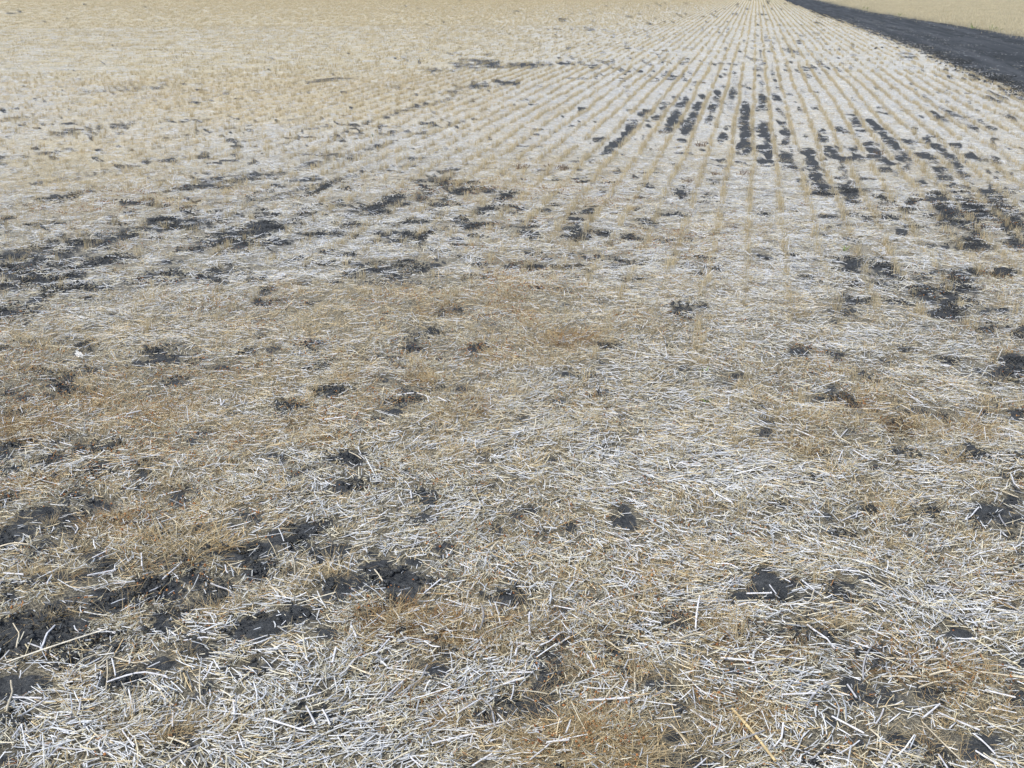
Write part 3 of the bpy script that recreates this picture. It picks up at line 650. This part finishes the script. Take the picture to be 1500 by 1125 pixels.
# the largest straw stalks, one object each
def stalk_mesh(L, rad, bend, kink, col):
    seg, k = 6, 6; S = np.linspace(-.5, .5, seg + 1); V = []; K = []
    for i, q in enumerate(S):
        yb = bend * L * (1 - 4 * q * q) + (kink * max(0, q - .12) * L)
        node = 1.22 if i in (2, 5) else 1.0
        for a in range(k):
            an = a * 2 * math.pi / k
            V.append((q * L, yb + rad * node * math.cos(an), rad * node * .8 * math.sin(an) + rad * .75)); K.append(np.array(col) * (.82 if i == 5 else 1))
    Q = [[i * k + a, i * k + (a + 1) % k, (i + 1) * k + (a + 1) % k, (i + 1) * k + a] for i in range(seg) for a in range(k)]
    return mesh_np('straw_stalk', np.array(V), np.array(Q), M_straw, np.array(K))
kinds = [('silvery white', (.66, .67, .70), 11), ('creamy yellow', (.60, .54, .41), 7), ('weathered grey', (.38, .385, .40), 4), ('golden brown', (.50, .36, .18), 3)]
SM = {}
for nm, c, kk in kinds:
    for bent in (0, 1):
        SM[nm, bent] = [stalk_mesh(float(.05 + .095 * rng.random() ** 1.8), float(rng.uniform(.0016, .0024)), float(rng.normal(0, .03)), (float(rng.choice([-1, 1])) * rng.uniform(.35, .8)) if bent else 0.0,
                                   np.array(c) * rng.uniform(.92, 1.06)) for _ in range(kk)]
cnt = 0
while cnt < 290:
    u = rng.uniform(5, 1495); v_ = 1125 - rng.random() ** 1.25 * 560
    x, y, z = gpt(u, v_)
    xa, ya = np.array([x]), np.array([y])
    if rng.random() > (1.0 - .45 * goldf(xa, ya)[0]): continue
    nm = ['silvery white', 'creamy yellow', 'weathered grey', 'golden brown'][int(rng.choice(4, p=[.56, .29, .11, .04]))]; bent = int(rng.random() < .2)
    me = SM[nm, bent][int(rng.integers(0, len(SM[nm, bent])))]
    on = {'soil': 'beside bare black soil', 'gold': 'over golden dry grass', 'straw': 'on the pale straw litter'}[where(x, y)]
    lab = ('%s straw stalk with a sharp bend lying ' if bent else 'long straight %s straw stalk lying ') % nm + on
    o = put('straw_stalk', me, lab, 'straw stalk', ('bent ' if bent else 'straight ') + nm + ' straw stalks ' + on)
    th = float(fbm(xa * 1.5, ya * 1.5, 21, 2)[0]) * 9
    yw = th + rng.normal(0, .6) if rng.random() < .6 else rng.uniform(0, 6.283)
    d = .06; slope = (gz1(x + d * math.cos(yw), y + d * math.sin(yw)) - gz1(x - d * math.cos(yw), y - d * math.sin(yw))) / (2 * d)
    o.location = (x, y, z + rng.uniform(.012, .024)); o.rotation_euler = (rng.uniform(0, .5), -math.atan(slope) + rng.normal(0, .03), yw)
    cnt += 1
# the thick golden stalk on the right, and a few other special ones
def special_stalk(p0, p1, rad, col, label, lift=.02):
    a = gpt(*p0); b = gpt(*p1); L = math.hypot(b[0] - a[0], b[1] - a[1])
    o = put('straw_stalk', stalk_mesh(L, rad, .012, 0, col), label, 'straw stalk')
    o.location = ((a[0] + b[0]) / 2, (a[1] + b[1]) / 2, (a[2] + b[2]) / 2 + lift); o.rotation_euler = (0, 0, math.atan2(b[1] - a[1], b[0] - a[0]))
special_stalk((1072, 1045), (1135, 1122), .0034, (.66, .52, .28), 'thickest golden yellow stalk slanting across white straw')
special_stalk((1018, 938), (1024, 890), .0022, (.76, .76, .78), 'white stalk leaning over a bare black soil hollow', .03)
special_stalk((12, 985), (160, 935), .0022, (.70, .66, .55), 'very long cream stalk lying across bare black soil', .025)
special_stalk((860, 905), (985, 868), .0022, (.60, .57, .50), 'very long grey stalk lying beside brown dry grass', .025)

# grass tufts that stand out singly
TM = [mesh_np('grass_tuft', *[q for q in t[:2]], M_grass, t[2]) for t in (grass_tuft(80, .04, .065, .0014, (.2, 1.4), (0, 1.1), 4) for _ in range(8))]
BROWN = (np.array([(.42, .28, .13), (.36, .22, .10), (.50, .37, .19), (.33, .17, .07)]), np.array([.35, .25, .25, .15]))
BM = [mesh_np('grass_tuft', t[0], t[1], M_grass, t[2]) for t in (grass_tuft(110, .07, .055, .0014, (.4, 1.5), (.2, 1.4), 4, BROWN) for _ in range(6))]
big = grass_tuft(700, .14, .11, .0017, (.95, 1.5), (-.1, .3), 4)
o = put('grass_tuft', mesh_np('grass_tuft', *big[:2], M_grass, big[2]), 'wide flattened mound of pale golden grass beside rusty seed husks', 'grass tuft')
o.location = gpt(862, 1098); o.scale = (1.1, .8, .8)
for u, v_, s, lab in [(840, 500, 1.8, 'round brown grass mound between white straw and golden grass'), (30, 632, 1.9, 'dark tan grass mound at the edge of tangled straw'),
                      (255, 812, 2.0, 'low golden tuft beside a chain of bare black soil patches'), (600, 920, 1.5, 'rust brown tuft growing from a black soil hollow')]:
    t = grass_tuft(320, .085, .05, .0014, (.4, 1.5), (.1, 1.3), 4, BROWN if 'brown' in lab or 'tan' in lab else GP)
    o = put('grass_tuft', mesh_np('grass_tuft', t[0], t[1], M_grass, t[2]), lab, 'grass tuft'); o.location = gpt(u, v_); o.scale = (s, s * .8, s * .8)
brown_at = [(1190, 655), (1310, 625), (1335, 632), (1410, 632), (1255, 600), (1150, 962), (1290, 972), (575, 915), (700, 930), (840, 935), (620, 1050), (1090, 950), (1080, 1040),
            (135, 590), (55, 590), (450, 620), (60, 710), (180, 770), (150, 780), (610, 560), (690, 600), (250, 600), (330, 640), (760, 455), (640, 460), (1380, 980), (1440, 860), (520, 560)]
for u, v_ in brown_at:
    o = put('grass_tuft', BM[int(rng.integers(0, 6))], 'small curly brown tuft of dead grass among the straw', 'grass tuft', 'small brown grass tufts')
    o.location = gpt(u + rng.normal(0, 3), v_); o.rotation_euler = (0, 0, rng.uniform(0, 6.28)); s = rng.uniform(.8, 1.35); o.scale = (s, s, s)
cnt = 0
while cnt < 150:
    u = rng.uniform(5, 1495); v_ = 1120 - rng.random() ** 1.1 * 780
    x, y, z = gpt(u, v_)
    if rng.random() > goldf(np.array([x]), np.array([y]))[0] * .9 + .05: continue
    on = {'soil': 'beside bare black soil', 'gold': 'inside a golden patch', 'straw': 'among pale straw'}[where(x, y)]
    o = put('grass_tuft', TM[int(rng.integers(0, 8))], 'small wispy golden tuft of dry grass rooted ' + on, 'grass tuft', 'small golden grass tufts ' + on)
    o.location = (x, y, z); o.rotation_euler = (0, 0, rng.uniform(0, 6.28)); s = rng.uniform(.6, 1.15); o.scale = (s, s, s); cnt += 1

# soil clods
import bmesh
def clod_mesh(seed):
    bm = bmesh.new(); bmesh.ops.create_icosphere(bm, subdivisions=3, radius=1)
    for v in bm.verts:
        d = v.co.copy(); q = np.array([d.x * 1.6 + 7 * seed + d.z * .9]), np.array([d.y * 1.6 - d.z * 1.3])
        k = .62 + .75 * float(fbm(q[0], q[1], seed, 3)[0]) + .16 * (float(fbm(q[0] * 4, q[1] * 4, seed + 9, 2)[0]) - .5)
        v.co = Vector((d.x * k, d.y * k * .8, max(d.z * k * .62, -.25)))
    me = bpy.data.meshes.new('soil_clod'); bm.to_mesh(me); bm.free(); me.materials.append(M_clod)
    for p in me.polygons: p.use_smooth = True
    return me
CM = [clod_mesh(s) for s in range(1, 9)]
def clod(u, v, px, label, group=None):
    o = put('soil_clod', CM[int(rng.integers(0, 8))], label, 'soil clod', group)
    r = px * mpp(u, v); x, y, z = gpt(u, v); o.location = (x, y, z + .18 * r); o.rotation_euler = (0, 0, rng.uniform(0, 6.28)); o.scale = (r, r, r)
clod(1467, 402, 15, 'broad black soil clod ringed by white straw stems')
clod(1135, 552, 6.5, 'round black soil clod sitting alone on pale straw')
clod(430, 790, 11, 'black soil clod in a shallow hollow edged with straw')
clod(632, 488, 7, 'small black clod poking out of golden grass')
clod(385, 493, 6, 'small dark clod beside a clump of pale straws')
clod(1275, 747, 12, 'crumbly dark clod next to brown grass on the litter')
for u, v_, px in [(1283, 72, 3.6), (1292, 70.5, 2.2), (1313, 72, 3.2)]:
    clod(u, v_, px, 'black clod in a short line of three near the road', 'line of three clods near the road')
for k in range(34):
    f = rng.random(); u = 1360 + 140 * f + rng.normal(0, 5); v_ = 84 + 57 * f + rng.normal(0, 2.0)
    clod(u, v_, rng.uniform(1.3, 3.6), 'black earth lump along the ragged edge of the road', 'earth lumps along the road edge')
for u, v_, px in [(155, 874, 8), (195, 878, 9), (234, 860, 9), (210, 864, 6), (15, 948, 9), (325, 880, 7), (550, 845, 9), (575, 850, 7), (390, 926, 7), (990, 920, 7), (1283, 1103, 8), (110, 966, 8), (380, 803, 7), (487, 872, 7),
                  (1467, 551, 6), (1485, 528, 6), (1390, 448, 5), (1122, 638, 5), (1366, 747, 6)]:
    clod(u, v_, px * .8, 'knobbly black soil lump on a bare patch', 'soil lumps on bare patches')

# dead dark weeds
M_weed, n, b = newmat('dead_weed')
tc = N(n, 'ShaderNodeTexCoord')
n.links.new(mixc(n, noise(n, tc.outputs['Object'], 40, 3), (.09, .065, .05), (.24, .18, .13)), b.inputs['Base Color']); b.inputs['Roughness'].default_value = .85
def tube(pts, r0, r1, k=5):
    V, Q = [], []
    for i, p in enumerate(pts):
        r = r0 + (r1 - r0) * i / (len(pts) - 1)
        for a in range(k): V.append((p[0] + r * math.cos(a * 6.283 / k), p[1] + r * math.sin(a * 6.283 / k), p[2]))
    for i in range(len(pts) - 1):
        for a in range(k): Q.append([i * k + a, i * k + (a + 1) % k, (i + 1) * k + (a + 1) % k, (i + 1) * k + a])
    return np.array(V), np.array(Q)
def weed(u, v, wpx, hpx, label, n_st=9):
    m = mpp(u, v); root = bpy.data.objects.new('dead_weed', None); C.objects.link(root); root.location = gpt(u, v); root.empty_display_size = .05
    root['label'] = label; root['category'] = 'weed'; root['group'] = 'dead brown weeds by the drill rows'
    for _ in range(int(n_st * 1.7)):
        x0 = rng.uniform(-.5, .5) * wpx * m; y0 = rng.uniform(-.2, .2) * wpx * m; h = 1.0 * hpx * m * rng.uniform(.45, 1.1); ln = rng.normal(0, .28)
        pts = [(x0 + ln * h * t + rng.normal(0, .004), y0 + rng.normal(0, .3) * h * t * .5, h * t - .01) for t in (0, .25, .5, .75, 1)]
        V, Q = tube(pts, .0042, .0018)
        st = put('stem', mesh_np('stem', V, Q, M_weed), parent=root)
        V, Q, K = blades(np.array([pts[2], pts[3], pts[3]]), rng.uniform(0, 6.28, 3), rng.uniform(.3, 1.2, 3), rng.uniform(.02, .05, 3), np.full(3, .0035), rng.uniform(0, 1, 3), np.full((3, 3), .2))
        put('leaf', mesh_np('leaf', V, Q, M_weed), parent=st)
weed(1025, 215, 17, 9, 'dark brown weed clump of short stiff stems between two stubble rows', 12)
weed(764, 250, 14, 10, 'twiggy dead brown weed amid golden stubble', 10)
weed(824, 252, 18, 11, 'dead weed with one hooked dark stem and pale twigs', 11)
weed(803, 248, 10, 6, 'low dead weed beside the hooked dark weed', 6)
weed(1008, 269, 18, 7, 'sprawling dead weed on white straw near bare soil', 8)
weed(1090, 256, 20, 9, 'dead reddish brown weed straddling a stubble row', 10)
weed(1050, 258, 14, 8, 'dead weed above a round bare soil patch', 8)
weed(1287, 226, 12, 8, 'dead weed standing in a bare black strip', 7)

# green sprouts
M_green, n, b = newmat('green_leaf'); b.inputs['Base Color'].default_value = (.13, .19, .05, 1); b.inputs['Roughness'].default_value = .6
def sprout(u, v, size, nl, label, group=None):
    root = bpy.data.objects.new('green_sprout', None); C.objects.link(root); root.location = gpt(u, v, .012); root['label'] = label; root['category'] = 'sprout'
    if group: root['group'] = group
    for k in range(nl):
        V, Q, K = blades(np.array([[rng.normal(0, size * .3), rng.normal(0, size * .2), 0.]]), np.array([rng.uniform(0, 6.28)]), np.array([rng.uniform(.2, 1.2)]), np.array([size * rng.uniform(.7, 1.2)]), np.array([size * .22]), np.array([.6]), np.ones((1, 3)))
        put('leaf', mesh_np('leaf', V, Q, M_green), parent=root)
sprout(1237, 370, .05, 4, 'single flat green leaf sprout on pale straw')
sprout(1032, 549, .03, 4, 'tiny green sprout beside a black clod on straw')
sprout(1038, 595, .028, 5, 'tiny bright green sprout in white straw litter')
sprout(546, 202, .05, 5, 'dull green weed sprout in golden stubble')
for u, v_ in [(1263, 14), (1269, 15.5), (1317, 25), (1427, 43.5), (1453, 46), (1460, 46.5)]:
    sprout(u, v_, .22, 6, 'green weed sprout on the far verge of the road', 'green weeds on the far verge')

# white scrap lying on the straw
M_scrap, n, b = newmat('white_scrap'); b.inputs['Base Color'].default_value = (.86, .86, .84, 1); b.inputs['Roughness'].default_value = .6
bm = bmesh.new(); gridv = []
for i in range(7):
    row = []
    for j in range(4):
        xx = (i / 6 - .5) * .046; yy = (j / 3 - .5) * .024 * (1.25 - abs(i / 6 - .35))
        row.append(bm.verts.new((xx + .004 * math.sin(j * 2.1), yy - .25 * xx, .006 + .006 * math.sin(i * 1.7 + j) + .004 * math.cos(j * 2.5 + i))))
    gridv.append(row)
for i in range(6):
    for j in range(3): bm.faces.new((gridv[i][j], gridv[i + 1][j], gridv[i + 1][j + 1], gridv[i][j + 1]))
bmesh.ops.solidify(bm, geom=bm.faces[:], thickness=.0015)
me = bpy.data.meshes.new('white_scrap'); bm.to_mesh(me); bm.free(); me.materials.append(M_scrap)
o = put('paper_scrap', me, 'small crumpled pure white scrap lying on brownish chaff', 'scrap'); o.location = gpt(118, 529, .026); o.rotation_euler = (.5, .15, -.4)
